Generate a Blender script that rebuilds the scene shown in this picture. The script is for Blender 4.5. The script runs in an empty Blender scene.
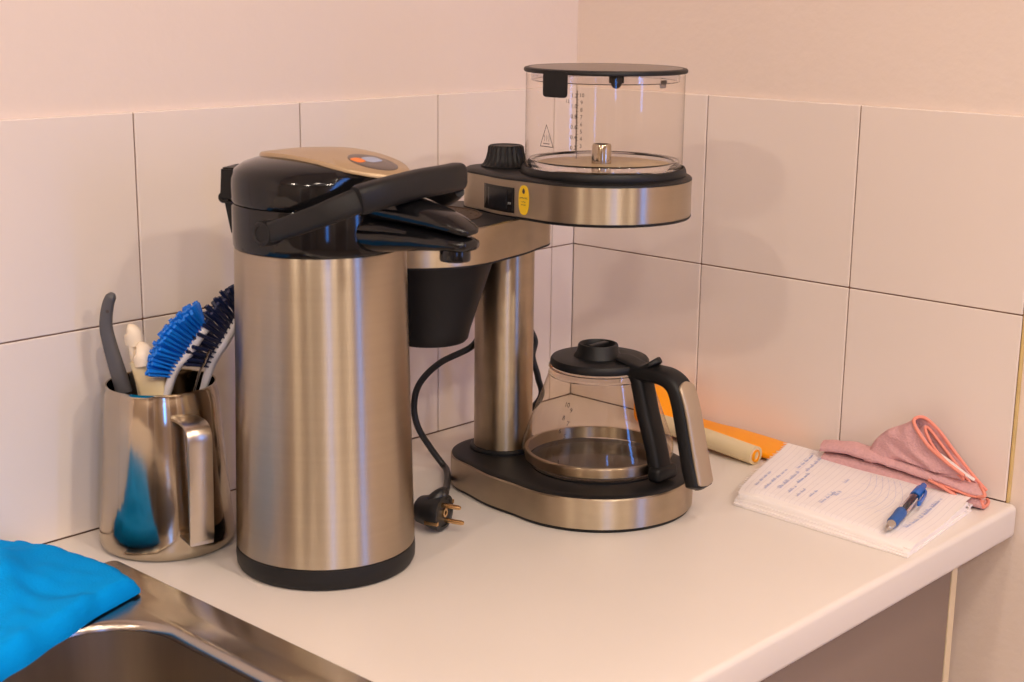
import bpy, bmesh, math, random
from mathutils import Vector, Matrix, noise
random.seed(7)
PI = math.pi
SC = bpy.context.scene
COL = SC.collection

# ------------------------------------------------------------------ camera
cam = bpy.data.cameras.new('camera'); camo = bpy.data.objects.new('camera', cam); COL.objects.link(camo)
yaw, pitch, roll = 0.82293083, -0.23288796, 0.01156108
f = Vector((math.sin(yaw)*math.cos(pitch), math.cos(yaw)*math.cos(pitch), math.sin(pitch)))
r0 = Vector((math.cos(yaw), -math.sin(yaw), 0)); u0 = r0.cross(f)
r = r0*math.cos(roll) + u0*math.sin(roll); u = -r0*math.sin(roll) + u0*math.cos(roll)
M = Matrix((r, u, -f)).transposed().to_4x4(); M.translation = Vector((-1.42851944, -1.21952429, 0.51578168))
camo.matrix_world = M
cam.sensor_width = 36; cam.lens = 1482.388*36/1024; cam.clip_start = .05
cam.dof.use_dof = True; cam.dof.focus_distance = 1.55; cam.dof.aperture_fstop = 11
SC.camera = camo
# ------------------------------------------------------------------ view, world, lights
vs = SC.view_settings
SC.display_settings.display_device = 'sRGB'
vs.view_transform = 'Standard'; vs.look = 'None'; vs.gamma = 1; vs.use_curve_mapping = False
vs.exposure = 0.05
SC.cycles.use_denoising = True
SC.cycles.max_bounces = 10; SC.cycles.diffuse_bounces = 5; SC.cycles.glossy_bounces = 5
SC.cycles.transmission_bounces = 10; SC.cycles.transparent_max_bounces = 12
SC.cycles.caustics_reflective = False; SC.cycles.caustics_refractive = False
SC.cycles.sample_clamp_indirect = 4
W = bpy.data.worlds.new('daylight'); SC.world = W; W.use_nodes = True
W.node_tree.nodes['Background'].inputs[0].default_value = (.09, .27, 1.0, 1)
W.node_tree.nodes['Background'].inputs[1].default_value = 3.0
CEIL = 1.62
DOWN = [(-.62, -1.25), (-1.25, -1.35), (-1.9, -1.45), (-2.7, -.75), (-3.0, -1.8), (-2.3, -2.5), (-1.45, -2.35), (-.65, -2.3)]  # last five are unseen downlights added as fill to soften shadows
LAMPC = (1, .855, .69)
def area(name, loc, size, energy, col=LAMPC, shape='DISK', sy=None):
    l = bpy.data.lights.new(name, 'AREA'); l.shape = shape; l.size = size; l.energy = energy; l.color = col
    if sy: l.size_y = sy
    o = bpy.data.objects.new(name, l); o.location = loc; COL.objects.link(o); return o
for i, (x, y) in enumerate(DOWN): area('downlight_bulb', (x, y, CEIL-.013), .15, 4.3 if i < 3 else 15.0)  # the stronger bulbs are the added fill lamps

WIN = [(-.29, -.04), (-2.56, -2.27)]
for k, (xa, xb) in enumerate(WIN):   # sky light entering at the two tall windows
    wl_ = area('window_daylight', ((xa+xb)/2, -3.28, .55), xb-xa, (12, 13)[k], (.11, .34, 1.0), 'RECTANGLE', 1.4); wl_.rotation_euler = (PI/2, 0, 0)
# ------------------------------------------------------------------ materials
def mat(name, col, rough=.5, metal=0., **k):
    m = bpy.data.materials.new(name); m.use_nodes = True
    nt = m.node_tree; b = nt.nodes['Principled BSDF']
    b.inputs['Base Color'].default_value = (*col, 1); b.inputs['Roughness'].default_value = rough; b.inputs['Metallic'].default_value = metal
    for kk, v in k.items():
        if kk in ('bump', 'var', 'speck', 'aniso', 'vcoord'): continue
        b.inputs[kk.replace('_', ' ')].default_value = v
    N, L = nt.nodes, nt.links
    tc = N.new('ShaderNodeTexCoord'); mp = N.new('ShaderNodeMapping'); L.new(tc.outputs['Object'], mp.inputs[0])
    if 'var' in k:   # (scale xyz, amount)
        sc, am = k['var']; mp.inputs['Scale'].default_value = sc
        n = N.new('ShaderNodeTexNoise'); n.inputs['Scale'].default_value = 1; n.inputs['Detail'].default_value = 4; L.new(mp.outputs[0], n.inputs[0])
        mx = N.new('ShaderNodeMix'); mx.data_type = 'RGBA'
        mx.inputs[6].default_value = (*[max(0, c*(1-am)) for c in col], 1); mx.inputs[7].default_value = (*[min(1, c*(1+am)) for c in col], 1)
        L.new(n.outputs[0], mx.inputs[0]); L.new(mx.outputs[2], b.inputs['Base Color'])
    if 'bump' in k:
        sc, st, dist = k['bump']
        mp2 = N.new('ShaderNodeMapping'); L.new(tc.outputs['Object'], mp2.inputs[0]); mp2.inputs['Scale'].default_value = sc
        n = N.new('ShaderNodeTexNoise'); n.inputs['Scale'].default_value = 1; n.inputs['Detail'].default_value = 3; L.new(mp2.outputs[0], n.inputs[0])
        bp = N.new('ShaderNodeBump'); bp.inputs['Strength'].default_value = st; bp.inputs['Distance'].default_value = dist
        L.new(n.outputs[0], bp.inputs['Height']); L.new(bp.outputs[0], b.inputs['Normal'])
    if 'aniso' in k:
        am, rot = k['aniso']; b.inputs['Anisotropic'].default_value = am; b.inputs['Anisotropic Rotation'].default_value = rot
        t = N.new('ShaderNodeTangent'); t.direction_type = 'RADIAL'; t.axis = 'Z'; L.new(t.outputs[0], b.inputs['Tangent'])
    return m
MT = {}
MT['plaster'] = mat('plaster_paint', (.80, .685, .61), .6, bump=((90, 90, 90), .25, .002), var=((2, 2, 2), .02))
MT['tile'] = mat('glazed_tile', (.815, .72, .66), .24, var=((3, 3, 3), .025), bump=((9, 9, 9), .12, .004), Specular_IOR_Level=.35)
MT['grout'] = mat('grout', (.20, .10, .06), .9)
MT['caulk'] = mat('yellowed_caulk', (.62, .45, .18), .6, var=((60, 60, 60), .2))
MT['counter'] = mat('worktop_laminate', (.745, .68, .625), .33, var=((7, 7, 7), .035), bump=((600, 600, 600), .12, .0006))
MT['cab'] = mat('cabinet_laminate', (.23, .165, .13), .5)
MT['backpaint'] = mat('back_wall_paint', (.42, .34, .28), .6)  # back walls darkened in colour so the steel reflects a dimmer room
MT['strip'] = mat('edge_band', (.72, .58, .38), .5)
MT['floor'] = mat('floor_vinyl', (.30, .22, .16), .5, var=((4, 4, 4), .1))
MT['steel'] = mat('brushed_steel', (.46, .385, .295), .36, 1, aniso=(.97, .25), var=((6, 6, 260), .05))
MT['steel_dirty'] = mat('stained_brushed_steel', (.48, .395, .29), .38, 1, aniso=(.95, .25), var=((30, 30, 60), .16))
MT['mirror'] = mat('polished_steel', (.48, .41, .32), .12, 1, var=((40, 40, 40), .08), bump=((25, 25, 25), .05, .002))
MT['satin'] = mat('satin_steel', (.56, .49, .41), .28, 1, var=((80, 80, 80), .06))
MT['sink'] = mat('sink_steel', (.42, .37, .32), .25, 1, var=((200, 6, 6), .08))
MT['bowl'] = mat('sink_bowl_steel', (.42, .36, .30), .34, 1, var=((100, 100, 6), .10))
MT['black'] = mat('black_plastic', (.007, .007, .008), .45, Specular_IOR_Level=.3, bump=((900, 900, 900), .12, .0004))
MT['gloss'] = mat('glossy_black_plastic', (.006, .006, .007), .10, Specular_IOR_Level=.4)
MT['grey_black'] = mat('worn_black_plastic', (.009, .009, .010), .48, Specular_IOR_Level=.3, bump=((700, 700, 700), .2, .0005))
MT['base_black'] = mat('charcoal_plastic', (.009, .0085, .009), .48, Specular_IOR_Level=.3)
MT['lid_plate'] = mat('smoky_lid_plastic', (.20, .16, .14), .35)
MT['rubber'] = mat('cable_rubber', (.012, .012, .013), .42)
MT['gold'] = mat('brass_pin', (.80, .52, .25), .25, 1)
MT['beige'] = mat('beige_satin_plastic', (.46, .33, .20), .32, .35)
MT['inlay'] = mat('brushed_beige_metal', (.46, .37, .27), .42, .7)
MT['lcd'] = mat('display_glass', (.006, .008, .012), .12)
MT['ink'] = mat('printed_ink', (.06, .045, .04), .5)
MT['ltext'] = mat('pale_print', (.6, .6, .6), .5)
MT['yellow'] = mat('yellow_sticker', (.85, .55, .02), .45)
MT['orange_ink'] = mat('orange_print', (.85, .22, .03), .45)
MT['blue_ink'] = mat('pale_blue_print', (.35, .40, .55), .45)
MT['labelgrey'] = mat('badge_grey', (.13, .10, .09), .35)
MT['bluecloth'] = mat('blue_microfibre', (.0, .30, .80), .95, bump=((500, 500, 500), .5, .001), var=((25, 25, 25), .08), Specular_IOR_Level=.1)
MT['pink'] = mat('pink_microfibre', (.68, .39, .40), .95, bump=((520, 520, 520), .8, .002), var=((300, 300, 300), .14))
MT['coral'] = mat('coral_stitching', (.84, .30, .22), .9, bump=((900, 900, 900), .8, .001))
MT['tag'] = mat('white_cord', (.75, .66, .62), .7)
MT['paper2'] = mat('white_paper', (.88, .82, .80), .7, bump=((120, 120, 120), .1, .001))
MT['penink'] = mat('ballpoint_ink', (.42, .46, .72), .6)
MT['penblue'] = mat('blue_plastic', (.01, .13, .50), .25)
MT['pengrip'] = mat('blue_rubber_grip', (.02, .10, .34), .6, bump=((900, 900, 900), .3, .001))
MT['chrome'] = mat('chrome', (.6, .56, .52), .15, 1)
MT['cream'] = mat('cream_plastic', (.76, .62, .38), .4)
MT['creamwhite'] = mat('ivory_plastic', (.86, .74, .58), .4)
MT['orange'] = mat('orange_plastic', (1.0, .36, .0), .4, Subsurface_Weight=.15, Subsurface_Scale=.01)
MT['greyplastic'] = mat('grey_plastic', (.085, .082, .09), .5)
MT['white'] = mat('white_brush_plastic', (.76, .72, .74), .35)
MT['bluebristle'] = mat('blue_bristles', (.0, .18, .75), .5)
MT['navybristle'] = mat('navy_bristles', (.006, .014, .06), .45)
MT['amber'] = mat('stained_plate', (.50, .36, .20), .3, var=((60, 60, 60), .3))
def glass(name, col, tint=1.0, rough=0.0, ior=1.45):
    m = bpy.data.materials.new(name); m.use_nodes = True; nt = m.node_tree; N = nt.nodes; L = nt.links
    b = N['Principled BSDF']
    b.inputs['Base Color'].default_value = (*col, 1); b.inputs['Transmission Weight'].default_value = 1
    b.inputs['Roughness'].default_value = rough; b.inputs['IOR'].default_value = ior
    return m
MT['glass'] = glass('clear_glass', (1, .985, .96))
MT['pane'] = glass('window_glass', (1, 1, 1))
MT['clear'] = glass('clear_plastic', (.88, .88, .92), rough=.05)
def thin(name, col, mixf):
    m = bpy.data.materials.new(name); m.use_nodes = True; N = m.node_tree.nodes; L = m.node_tree.links
    N.remove(N['Principled BSDF']); o = N['Material Output']
    t = N.new('ShaderNodeBsdfTransparent')
    g = N.new('ShaderNodeBsdfGlossy'); g.inputs['Roughness'].default_value = .03
    lw = N.new('ShaderNodeLayerWeight'); lw.inputs['Blend'].default_value = .5
    pw_ = N.new('ShaderNodeMath'); pw_.operation = 'POWER'; L.new(lw.outputs['Facing'], pw_.inputs[0]); pw_.inputs[1].default_value = 4
    cm_ = N.new('ShaderNodeMix'); cm_.data_type = 'RGBA'; cm_.inputs[6].default_value = (*col, 1); cm_.inputs[7].default_value = (col[0]*.42, col[1]*.36, col[2]*.30, 1)
    p3 = N.new('ShaderNodeMath'); p3.operation = 'POWER'; L.new(lw.outputs['Facing'], p3.inputs[0]); p3.inputs[1].default_value = 9
    L.new(p3.outputs[0], cm_.inputs[0]); L.new(cm_.outputs[2], t.inputs[0])
    fr = N.new('ShaderNodeMath'); fr.operation = 'MULTIPLY_ADD'; L.new(pw_.outputs[0], fr.inputs[0]); fr.inputs[1].default_value = .5; fr.inputs[2].default_value = mixf
    mx = N.new('ShaderNodeMixShader'); L.new(fr.outputs[0], mx.inputs[0]); L.new(t.outputs[0], mx.inputs[1]); L.new(g.outputs[0], mx.inputs[2]); L.new(mx.outputs[0], o.inputs[0])
    return m
MT['clearpane'] = thin('window_pane_glass', (.97, .98, .98), .03)
MT['vessel'] = thin('thin_clear_glass', (.985, .965, .94), .035)
MT['carafe'] = thin('thin_carafe_glass', (.955, .90, .83), .05)
def emis(name, col, s):
    m = bpy.data.materials.new(name); m.use_nodes = True; b = m.node_tree.nodes['Principled BSDF']
    b.inputs['Emission Color'].default_value = (*col, 1); b.inputs['Emission Strength'].default_value = s; return m
MT['lamp'] = emis('lamp_diffuser', LAMPC, 30)
# ruled paper
def ruled():
    m = mat('ruled_paper', (.86, .80, .80), .75); nt = m.node_tree; N = nt.nodes; L = nt.links; b = N['Principled BSDF']
    uv = N.new('ShaderNodeUVMap'); uv.uv_map = 'UVMap'; sp = N.new('ShaderNodeSeparateXYZ'); L.new(uv.outputs[0], sp.inputs[0])
    a = N.new('ShaderNodeMath'); a.operation = 'MULTIPLY'; a.inputs[1].default_value = 33; L.new(sp.outputs[1], a.inputs[0])
    fr = N.new('ShaderNodeMath'); fr.operation = 'FRACT'; L.new(a.outputs[0], fr.inputs[0])
    lt = N.new('ShaderNodeMath'); lt.operation = 'LESS_THAN'; lt.inputs[1].default_value = .10; L.new(fr.outputs[0], lt.inputs[0])
    mx = N.new('ShaderNodeMix'); mx.data_type = 'RGBA'; mx.inputs[6].default_value = (.86, .80, .80, 1); mx.inputs[7].default_value = (.76, .70, .73, 1)
    L.new(lt.outputs[0], mx.inputs[0]); L.new(mx.outputs[2], b.inputs['Base Color']); return m
MT['ruled'] = ruled()

# ------------------------------------------------------------------ helpers
def tag(o, label, cat, group=None):
    o['label'] = label; o['category'] = cat
    if group: o['group'] = group
    return o
def link(name, me, m=None, parent=None, smooth=35):
    if m is not None:
        for mm in (m if isinstance(m, list) else [m]): me.materials.append(mm)
    o = bpy.data.objects.new(name, me); COL.objects.link(o)
    if smooth:
        me.polygons.foreach_set('use_smooth', [True]*len(me.polygons)); me.set_sharp_from_angle(angle=math.radians(smooth))
    if parent: o.parent = parent
    return o
def world_child(o, parent):   # geometry is in world coordinates; keep it there
    o.parent = parent; o.matrix_parent_inverse = Matrix.Translation(parent.location).inverted() if parent.type == 'EMPTY' else Matrix()
    return o
def obj(name, bm, m, parent=None, smooth=35, recalc=True):
    if recalc: bmesh.ops.recalc_face_normals(bm, faces=bm.faces)
    me = bpy.data.meshes.new(name); bm.to_mesh(me); bm.free()
    o = link(name, me, m, None, smooth)
    if parent: world_child(o, parent)
    return o
def empty(name, loc, label, cat, group=None):
    o = bpy.data.objects.new(name, None); o.location = loc; o.empty_display_size = .02; COL.objects.link(o)
    return tag(o, label, cat, group)
def struct(name, bm, m, smooth=35):
    o = obj(name, bm, m, None, smooth); o['kind'] = 'structure'; return o
def box(bm, lo, hi, bev=0, seg=2):
    c = [(a+b)/2 for a, b in zip(lo, hi)]; s = [abs(b-a) for a, b in zip(lo, hi)]
    g = bmesh.ops.create_cube(bm, size=1, matrix=Matrix.Translation(c) @ Matrix.Diagonal((*s, 1)))
    if bev:
        es = set(e for v in g['verts'] for e in v.link_edges)
        bmesh.ops.bevel(bm, geom=list(es), offset=bev, segments=seg, affect='EDGES', profile=.5)
def B(): return bmesh.new()
def loft(bm, loops, cap0=True, cap1=True, closed=True, mat_index=0):
    vs_ = [[bm.verts.new(p) for p in l] for l in loops]; n = len(loops[0])
    for a, b in zip(vs_, vs_[1:]):
        for i in range(n if closed else n-1):
            j = (i+1) % n
            try: bm.faces.new((a[i], a[j], b[j], b[i])).material_index = mat_index
            except ValueError: pass
    if cap0: bm.faces.new(list(reversed(vs_[0])))
    if cap1: bm.faces.new(vs_[-1])
    return vs_
def lathe(bm, prof, c=(0, 0), n=96, cap0=True, cap1=True, mod=None, matrix=None):
    loops = []
    for (rr_, z) in prof:
        l = []
        for i in range(n):
            t = 2*PI*i/n; q = rr_*(mod(t, z) if mod else 1)
            p = Vector((c[0]+q*math.cos(t), c[1]+q*math.sin(t), z))
            l.append(matrix @ p if matrix else p)
        loops.append(l)
    return loft(bm, loops, cap0, cap1)
def catmull(pts, n=10):
    P = [Vector(p) for p in pts]; P = [2*P[0]-P[1]] + P + [2*P[-1]-P[-2]]; out = []
    for i in range(1, len(P)-2):
        for k in range(n):
            t = k/n; a, b, c, d = P[i-1:i+3]
            out.append(.5*((2*b)+(c-a)*t+(2*a-5*b+4*c-d)*t*t+(3*b-a-3*c+d)*t**3))
    out.append(P[-2]); return out
def sweep(bm, path, sect, up=Vector((0, 0, 1)), caps=True, scale=None):
    """sect: function(i/n) -> list of (a,b) offsets along side,up axes; or list"""
    loops = []; n = len(path)
    nrm = None
    for i, p in enumerate(path):
        t = (path[min(i+1, n-1)] - path[max(i-1, 0)]).normalized()
        if nrm is None:
            s = t.cross(up)
            if s.length < 1e-3: s = t.cross(Vector((1, 0, 0)))
            s.normalize(); nrm = s
        else:
            s = nrm - t*nrm.dot(t); s.normalize(); nrm = s
        w = s.cross(t)
        q = sect(i/(n-1)) if callable(sect) else sect
        loops.append([p + s*a + w*b for a, b in q])
    return loft(bm, loops, caps, caps)
def circ(rad, n=14): return [(rad*math.cos(2*PI*i/n), rad*math.sin(2*PI*i/n)) for i in range(n)]
def ell(a, b, n=20, pw=1.0):
    o = []
    for i in range(n):
        t = 2*PI*i/n; c, s = math.cos(t), math.sin(t)
        o.append((a*math.copysign(abs(c)**pw, c), b*math.copysign(abs(s)**pw, s)))
    return o
def tube(bm, pts, rad, n=10, k=14):
    path = catmull(pts, n); 
    if callable(rad): return sweep(bm, path, lambda t: circ(rad(t), k))
    return sweep(bm, path, circ(rad, k))
def rr(x0, x1, y0, y1, rad, n=8, z=0):
    out = []
    for cx, cy, a0 in ((x1-rad, y1-rad, 0), (x0+rad, y1-rad, PI/2), (x0+rad, y0+rad, PI), (x1-rad, y0+rad, 1.5*PI)):
        for i in range(n+1):
            a = a0 + PI/2*i/n; out.append(Vector((cx+rad*math.cos(a), cy+rad*math.sin(a), z)))
    return out
def egg(a, ra, b, rb, z=0, bulge=.004, off=0, n=28, m=16):
    """outline of the hull of two circles, counter-clockwise"""
    a = Vector(a); b = Vector(b); d = b-a; L = d.length; ang = math.atan2(d.y, d.x); al = math.acos((ra-rb)/L)
    out = []
    for i in range(2*n+1):           # arc on b from -al to al
        t = ang - al + 2*al*i/(2*n); out.append(Vector((b.x+(rb+off)*math.cos(t), b.y+(rb+off)*math.sin(t), z)))
    for side in (1, -1):
        t = ang + side*al; nn = Vector((math.cos(t), math.sin(t)))
        p = b+nn*(rb+off); q = a+nn*(ra+off)
        if side == -1: p, q = q, p
        for i in range(1, m):
            s = i/m; w = p.lerp(q, s)+nn*bulge*math.sin(PI*s)**2; out.append(Vector((w.x, w.y, z)))
        if side == 1:
            for i in range(2*n+1):
                t2 = ang + al + (2*PI-2*al)*i/(2*n); out.append(Vector((a.x+(ra+off)*math.cos(t2), a.y+(ra+off)*math.sin(t2), z)))
    return out
def text2d(s, size=1.0):
    c = bpy.data.curves.new('t', 'FONT'); c.body = s; c.size = size; c.align_x = 'CENTER'; c.align_y = 'CENTER'; c.resolution_u = 2
    o = bpy.data.objects.new('t', c); me = bpy.data.meshes.new_from_object(o)
    vv = [(v.co.x, v.co.y) for v in me.vertices]; ff = [tuple(p.vertices) for p in me.polygons]
    bpy.data.objects.remove(o); bpy.data.curves.remove(c); bpy.data.meshes.remove(me); return vv, ff
def add_text(bm, s, size, fn):
    vv, ff = text2d(s, size); V = [bm.verts.new(fn(x, y)) for x, y in vv]
    for q in ff:
        try: bm.faces.new([V[i] for i in q])
        except ValueError: pass
def grid(bm, fn, nu, nv, uv=False, closed=False):
    V = [[bm.verts.new(fn(i/nu, j/nv)) for j in range(nv+1)] for i in range(nu+1)]
    ul = bm.loops.layers.uv.new('UVMap') if uv else None
    for i in range(nu):
        for j in range(nv):
            fc = bm.faces.new((V[i][j], V[i+1][j], V[i+1][j+1], V[i][j+1]))
            if uv:
                for lp, (a, b) in zip(fc.loops, ((i, j), (i+1, j), (i+1, j+1), (i, j+1))): lp[ul].uv = (a/nu, b/nv)
    return V
def solid(bm, t):
    """thicken an open sheet"""
    bmesh.ops.recalc_face_normals(bm, faces=bm.faces)
    bmesh.ops.solidify(bm, geom=list(bm.faces), thickness=t)
def nz(x, y=0, z=0): return noise.noise(Vector((x, y, z)))

# ------------------------------------------------------------------ room
XL, YB, ZF = -3.6, -3.2, -.90
bm = B(); box(bm, (XL, .006, ZF), (.106, .106, CEIL)); wl = struct('wall_left', bm, MT['plaster'], 0)
bm = B(); box(bm, (.006, YB, ZF), (.106, .006, CEIL)); wr = struct('wall_right', bm, MT['plaster'], 0)
bm = B(); box(bm, (XL-.1, YB, ZF), (XL, .106, CEIL)); struct('wall_far', bm, MT['backpaint'], 0)
bm = B(); box(bm, (XL-.1, YB-.1, ZF-.1), (.106, .106, ZF)); struct('floor', bm, MT['floor'], 0)
bm = B(); box(bm, (XL-.1, YB-.1, CEIL), (.106, .106, CEIL+.1)); struct('ceiling', bm, MT['plaster'], 0)
bm = B(); xs = [XL-.1]; WZ0, WZ1 = -.15, 1.25
for a, b in sorted(WIN): xs += [a, b]
xs.append(.106)
for i in range(0, len(xs), 2): box(bm, (xs[i], YB-.1, ZF), (xs[i+1], YB, CEIL))
for a, b in WIN:
    box(bm, (a, YB-.1, ZF), (b, YB, WZ0)); box(bm, (a, YB-.1, WZ1), (b, YB, CEIL))
struct('wall_back', bm, MT['backpaint'], 0)
for k, (a, b) in enumerate(WIN):
    bm = B(); y0, y1 = YB-.07, YB+.015
    box(bm, (a, y0, WZ0), (a+.035, y1, WZ1), .003); box(bm, (b-.035, y0, WZ0), (b, y1, WZ1), .003)
    box(bm, (a+.035, y0, WZ0), (b-.035, y1, WZ0+.04), .003); box(bm, (a+.035, y0, WZ1-.04), (b-.035, y1, WZ1), .003)
    w = struct('window_%d' % (k+1), bm, MT['white'])
    bm = B(); box(bm, (a+.035, YB-.045, WZ0+.04), (b-.035, YB-.041, WZ1-.04)); world_child(obj('window_pane', bm, MT['clearpane'], None, 0), w)
# unseen doors and trims behind the camera, added to put bands in steel reflections
bm = B(); box(bm, (-1.75, YB+.001, ZF), (-.95, YB+.045, 1.1), .003)
for z0, z1 in ((-.75, .0), (.12, .95)): box(bm, (-1.63, YB+.04, z0), (-1.07, YB+.055, z1), .006)
d = struct('door_1', bm, MT['cab'])
bm = B(); box(bm, (XL+.001, -2.5, ZF), (XL+.045, -1.7, 1.1), .003); box(bm, (XL+.04, -2.38, -.75), (XL+.055, -1.82, .0), .006); box(bm, (XL+.04, -2.38, .12), (XL+.055, -1.82, .95), .006)
struct('door_2', bm, MT['cab'])
for k, (lo, hi) in enumerate((((-1.84, YB+.001, ZF), (-1.755, YB+.03, 1.2)), ((-.945, YB+.001, ZF), (-.86, YB+.03, 1.2)), ((XL+.001, -1.69, ZF), (XL+.03, -1.60, 1.2)), ((XL+.001, -2.60, ZF), (XL+.03, -2.51, 1.2)))):
    bm = B(); box(bm, lo, hi, .004); struct('trim_%d' % (k+1), bm, MT['white'])
bm = B(); box(bm, (-1.04, YB+.05, .08), (-.99, YB+.06, .14), .002); tube(bm, [(-1.015, YB+.055, .11), (-1.015, YB+.10, .11), (-1.13, YB+.10, .11)], .009, 6); world_child(obj('door_handle', bm, MT['satin']), d)
# ceiling fittings
dl = []
for i, (x, y) in enumerate(DOWN):
    e = empty('ceiling_light', (x, y, CEIL), 'round recessed warm ceiling downlight, ' + ['nearest the right wall over the worktop', 'middle one over the worktop', 'third from the right wall over the worktop', 'far left one near the tiled wall', 'far left one in the middle of the room', 'left one by the windows', 'middle one by the windows', 'one by the right wall and window'][i], 'ceiling light', 'ceiling downlights')
    bm = B(); lathe(bm, [(.055, CEIL-.001), (.075, CEIL-.001), (.075, CEIL-.008), (.06, CEIL-.012), (.055, CEIL-.008)], (x, y), 32, False, False); obj('trim_ring', bm, MT['white'], e)
    bm = B(); lathe(bm, [(.0, CEIL-.003), (.055, CEIL-.003), (.055, CEIL-.006), (0, CEIL-.006)], (x, y), 32, False, False); obj('diffuser', bm, MT['lamp'], e)
# ------------------------------------------------------------------ tiles (part of the walls)
D0, TW, H1, H2 = .0413, .2, .1998, .3990
def tile_sheet(name, wall, spans, put):
    bm = B(); g = .0007
    for a, b in spans:
        for z0, z1 in ((.0002, H1), (H1, H2)):
            lo, hi = put(a+g, b-(g if b < -.001 else 0), z0+g, z1-g if z1 != H2 else z1); box(bm, lo, hi, .0008, 1)
    o = obj(name, bm, MT['tile'], None, 30); o.parent = wall
    return o
spA = [(-D0, 0)] + [(-D0-TW*(k+1), -D0-TW*k) for k in range(17)]
TG = 0
tile_sheet('tile_backsplash', wl, spA, lambda a, b, z0, z1: ((a, 0, z0), (b, .006, z1)))
spB = [(-TW*(k+1), -TW*k) for k in range(3)]
tile_sheet('tile_backsplash', wr, spB, lambda a, b, z0, z1: ((0, a, z0), (.006, b, z1)))
bm = B(); box(bm, (XL, .0022, -.02), (-.0005, .0065, H2-.0006)); o = obj('grout', bm, MT['grout'], None, 0); o.parent = wl
bm = B(); box(bm, (.0022, -.6, -.02), (.0065, .0, H2-.0006)); o = obj('grout', bm, MT['grout'], None, 0); o.parent = wr
bm = B(); box(bm, (.0008, -.6026, -.0005), (.0062, -.6, H2), .0008); o = obj('caulk_bead', bm, MT['caulk'], None, 0); o.parent = wr

# ------------------------------------------------------------------ worktop, cabinet
YF = -.612
bm = B(); box(bm, (XL+.0005, YF, -.036), (-.0003, -.0004, 0))
es = [e for e in bm.edges if all(abs(v.co.y-YF) < 1e-5 for v in e.verts) and abs(e.verts[0].co.z-e.verts[1].co.z) < 1e-5]
bmesh.ops.bevel(bm, geom=es, offset=.006, segments=5, affect='EDGES', profile=.5)
cut = B(); loft(cut, [rr(-1.255, -.750, -.535, -.097, .02, 8, -.2), rr(-1.255, -.750, -.535, -.097, .02, 8, .1)])
co = obj('cutter', cut, None, None, 0)
wt = obj('worktop', bm, MT['counter'], None, 0)
md = wt.modifiers.new('b', 'BOOLEAN'); md.object = co; md.operation = 'DIFFERENCE'; md.solver = 'EXACT'
me = bpy.data.meshes.new_from_object(wt.evaluated_get(bpy.context.evaluated_depsgraph_get())); wt.modifiers.clear(); wt.data = me
me.polygons.foreach_set('use_smooth', [True]*len(me.polygons)); me.set_sharp_from_angle(angle=math.radians(30))
bpy.data.objects.remove(co)
tag(wt, 'long cream laminate kitchen worktop with rounded front edge running along the left wall', 'worktop')
e = empty('base_cabinet', (-1.8, -.3, ZF), 'brown base cabinet under the cream worktop', 'cabinet')
bm = B(); CX = -.082
box(bm, (CX-.0085-2.95, -.555, ZF+.1), (CX-.0072, -.537, -.037)); box(bm, (CX-.0085-2.95, -.555, ZF+.1), (CX-.0085-2.93, -.02, -.037)); box(bm, (CX-.0085-2.95, -.555, ZF+.1), (CX-.008, -.02, ZF+.12)); box(bm, (CX-.0085-2.95, -.52, ZF), (CX-.01, -.50, ZF+.1))
obj('body', bm, MT['cab'], e, 0)
bm = B(); box(bm, (CX-.018, -.571, ZF+.1), (CX-.0065, -.02, -.037)); obj('side_panel', bm, MT['cab'], e, 0)
bm = B(); box(bm, (CX-.0065, -.590, ZF+.1), (CX+.0055, -.02, -.037), .0008); obj('edge_band', bm, MT['strip'], e, 0)
for k in range(5):
    a = CX-.0085-.59*(k+1); bm = B(); box(bm, (a+.003, -.590, ZF+.11), (a+.59, -.572, -.040), .0015); dd = obj('door', bm, MT['cab'], e)
    bm = B(); tube(bm, [(a+.05, -.590, -.3), (a+.05, -.615, -.3), (a+.05, -.615, -.18), (a+.05, -.590, -.18)], .004, 6, 8); world_child(obj('door_handle', bm, MT['satin']), dd)

# ------------------------------------------------------------------ sink
bm = B()
L_ = [(-1.268, -.738, -.548, -.085, .006, .0002), (-1.268, -.738, -.548, -.085, .006, .0020), (-1.2665, -.7395, -.5465, -.0865, .006, .0028),
      (-1.247, -.760, -.527, -.106, .02, .0028), (-1.245, -.762, -.525, -.108, .02, .0018), (-1.233, -.776, -.513, -.120, .025, .0010),
      (-1.228, -.781, -.508, -.150, .045, .0022), (-1.222, -.787, -.502, -.186, .062, .0016), (-1.219, -.790, -.499, -.189, .062, -.001),
      (-1.217, -.792, -.497, -.191, .062, -.006), (-1.210, -.799, -.490, -.198, .060, -.13), (-1.204, -.806, -.484, -.205, .055, -.148), (-1.185, -.825, -.465, -.224, .05, -.158)]
loops = [rr(a, b, c, d_, q, 10, z) for a, b, c, d_, q, z in L_]
vs_ = loft(bm, loops, False, True)
bm.faces.ensure_lookup_table()
for fc in bm.faces:
    if fc.calc_center_median().z < -.004: fc.material_index = 1
s = obj('sink', bm, [MT['sink'], MT['bowl']], None, 50)
wn = s.modifiers.new('wn', 'WEIGHTED_NORMAL'); wn.keep_sharp = True; wn.weight = 90
tag(s, 'stainless steel inset sink with flat rim in the cream worktop', 'sink')
bm = B(); lathe(bm, [(.0, -.156), (.026, -.156), (.03, -.1575), (.03, -.1578)], (-1.0, -.35), 32, True, False); o = obj('drain', bm, MT['chrome']); o.parent = s

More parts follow.
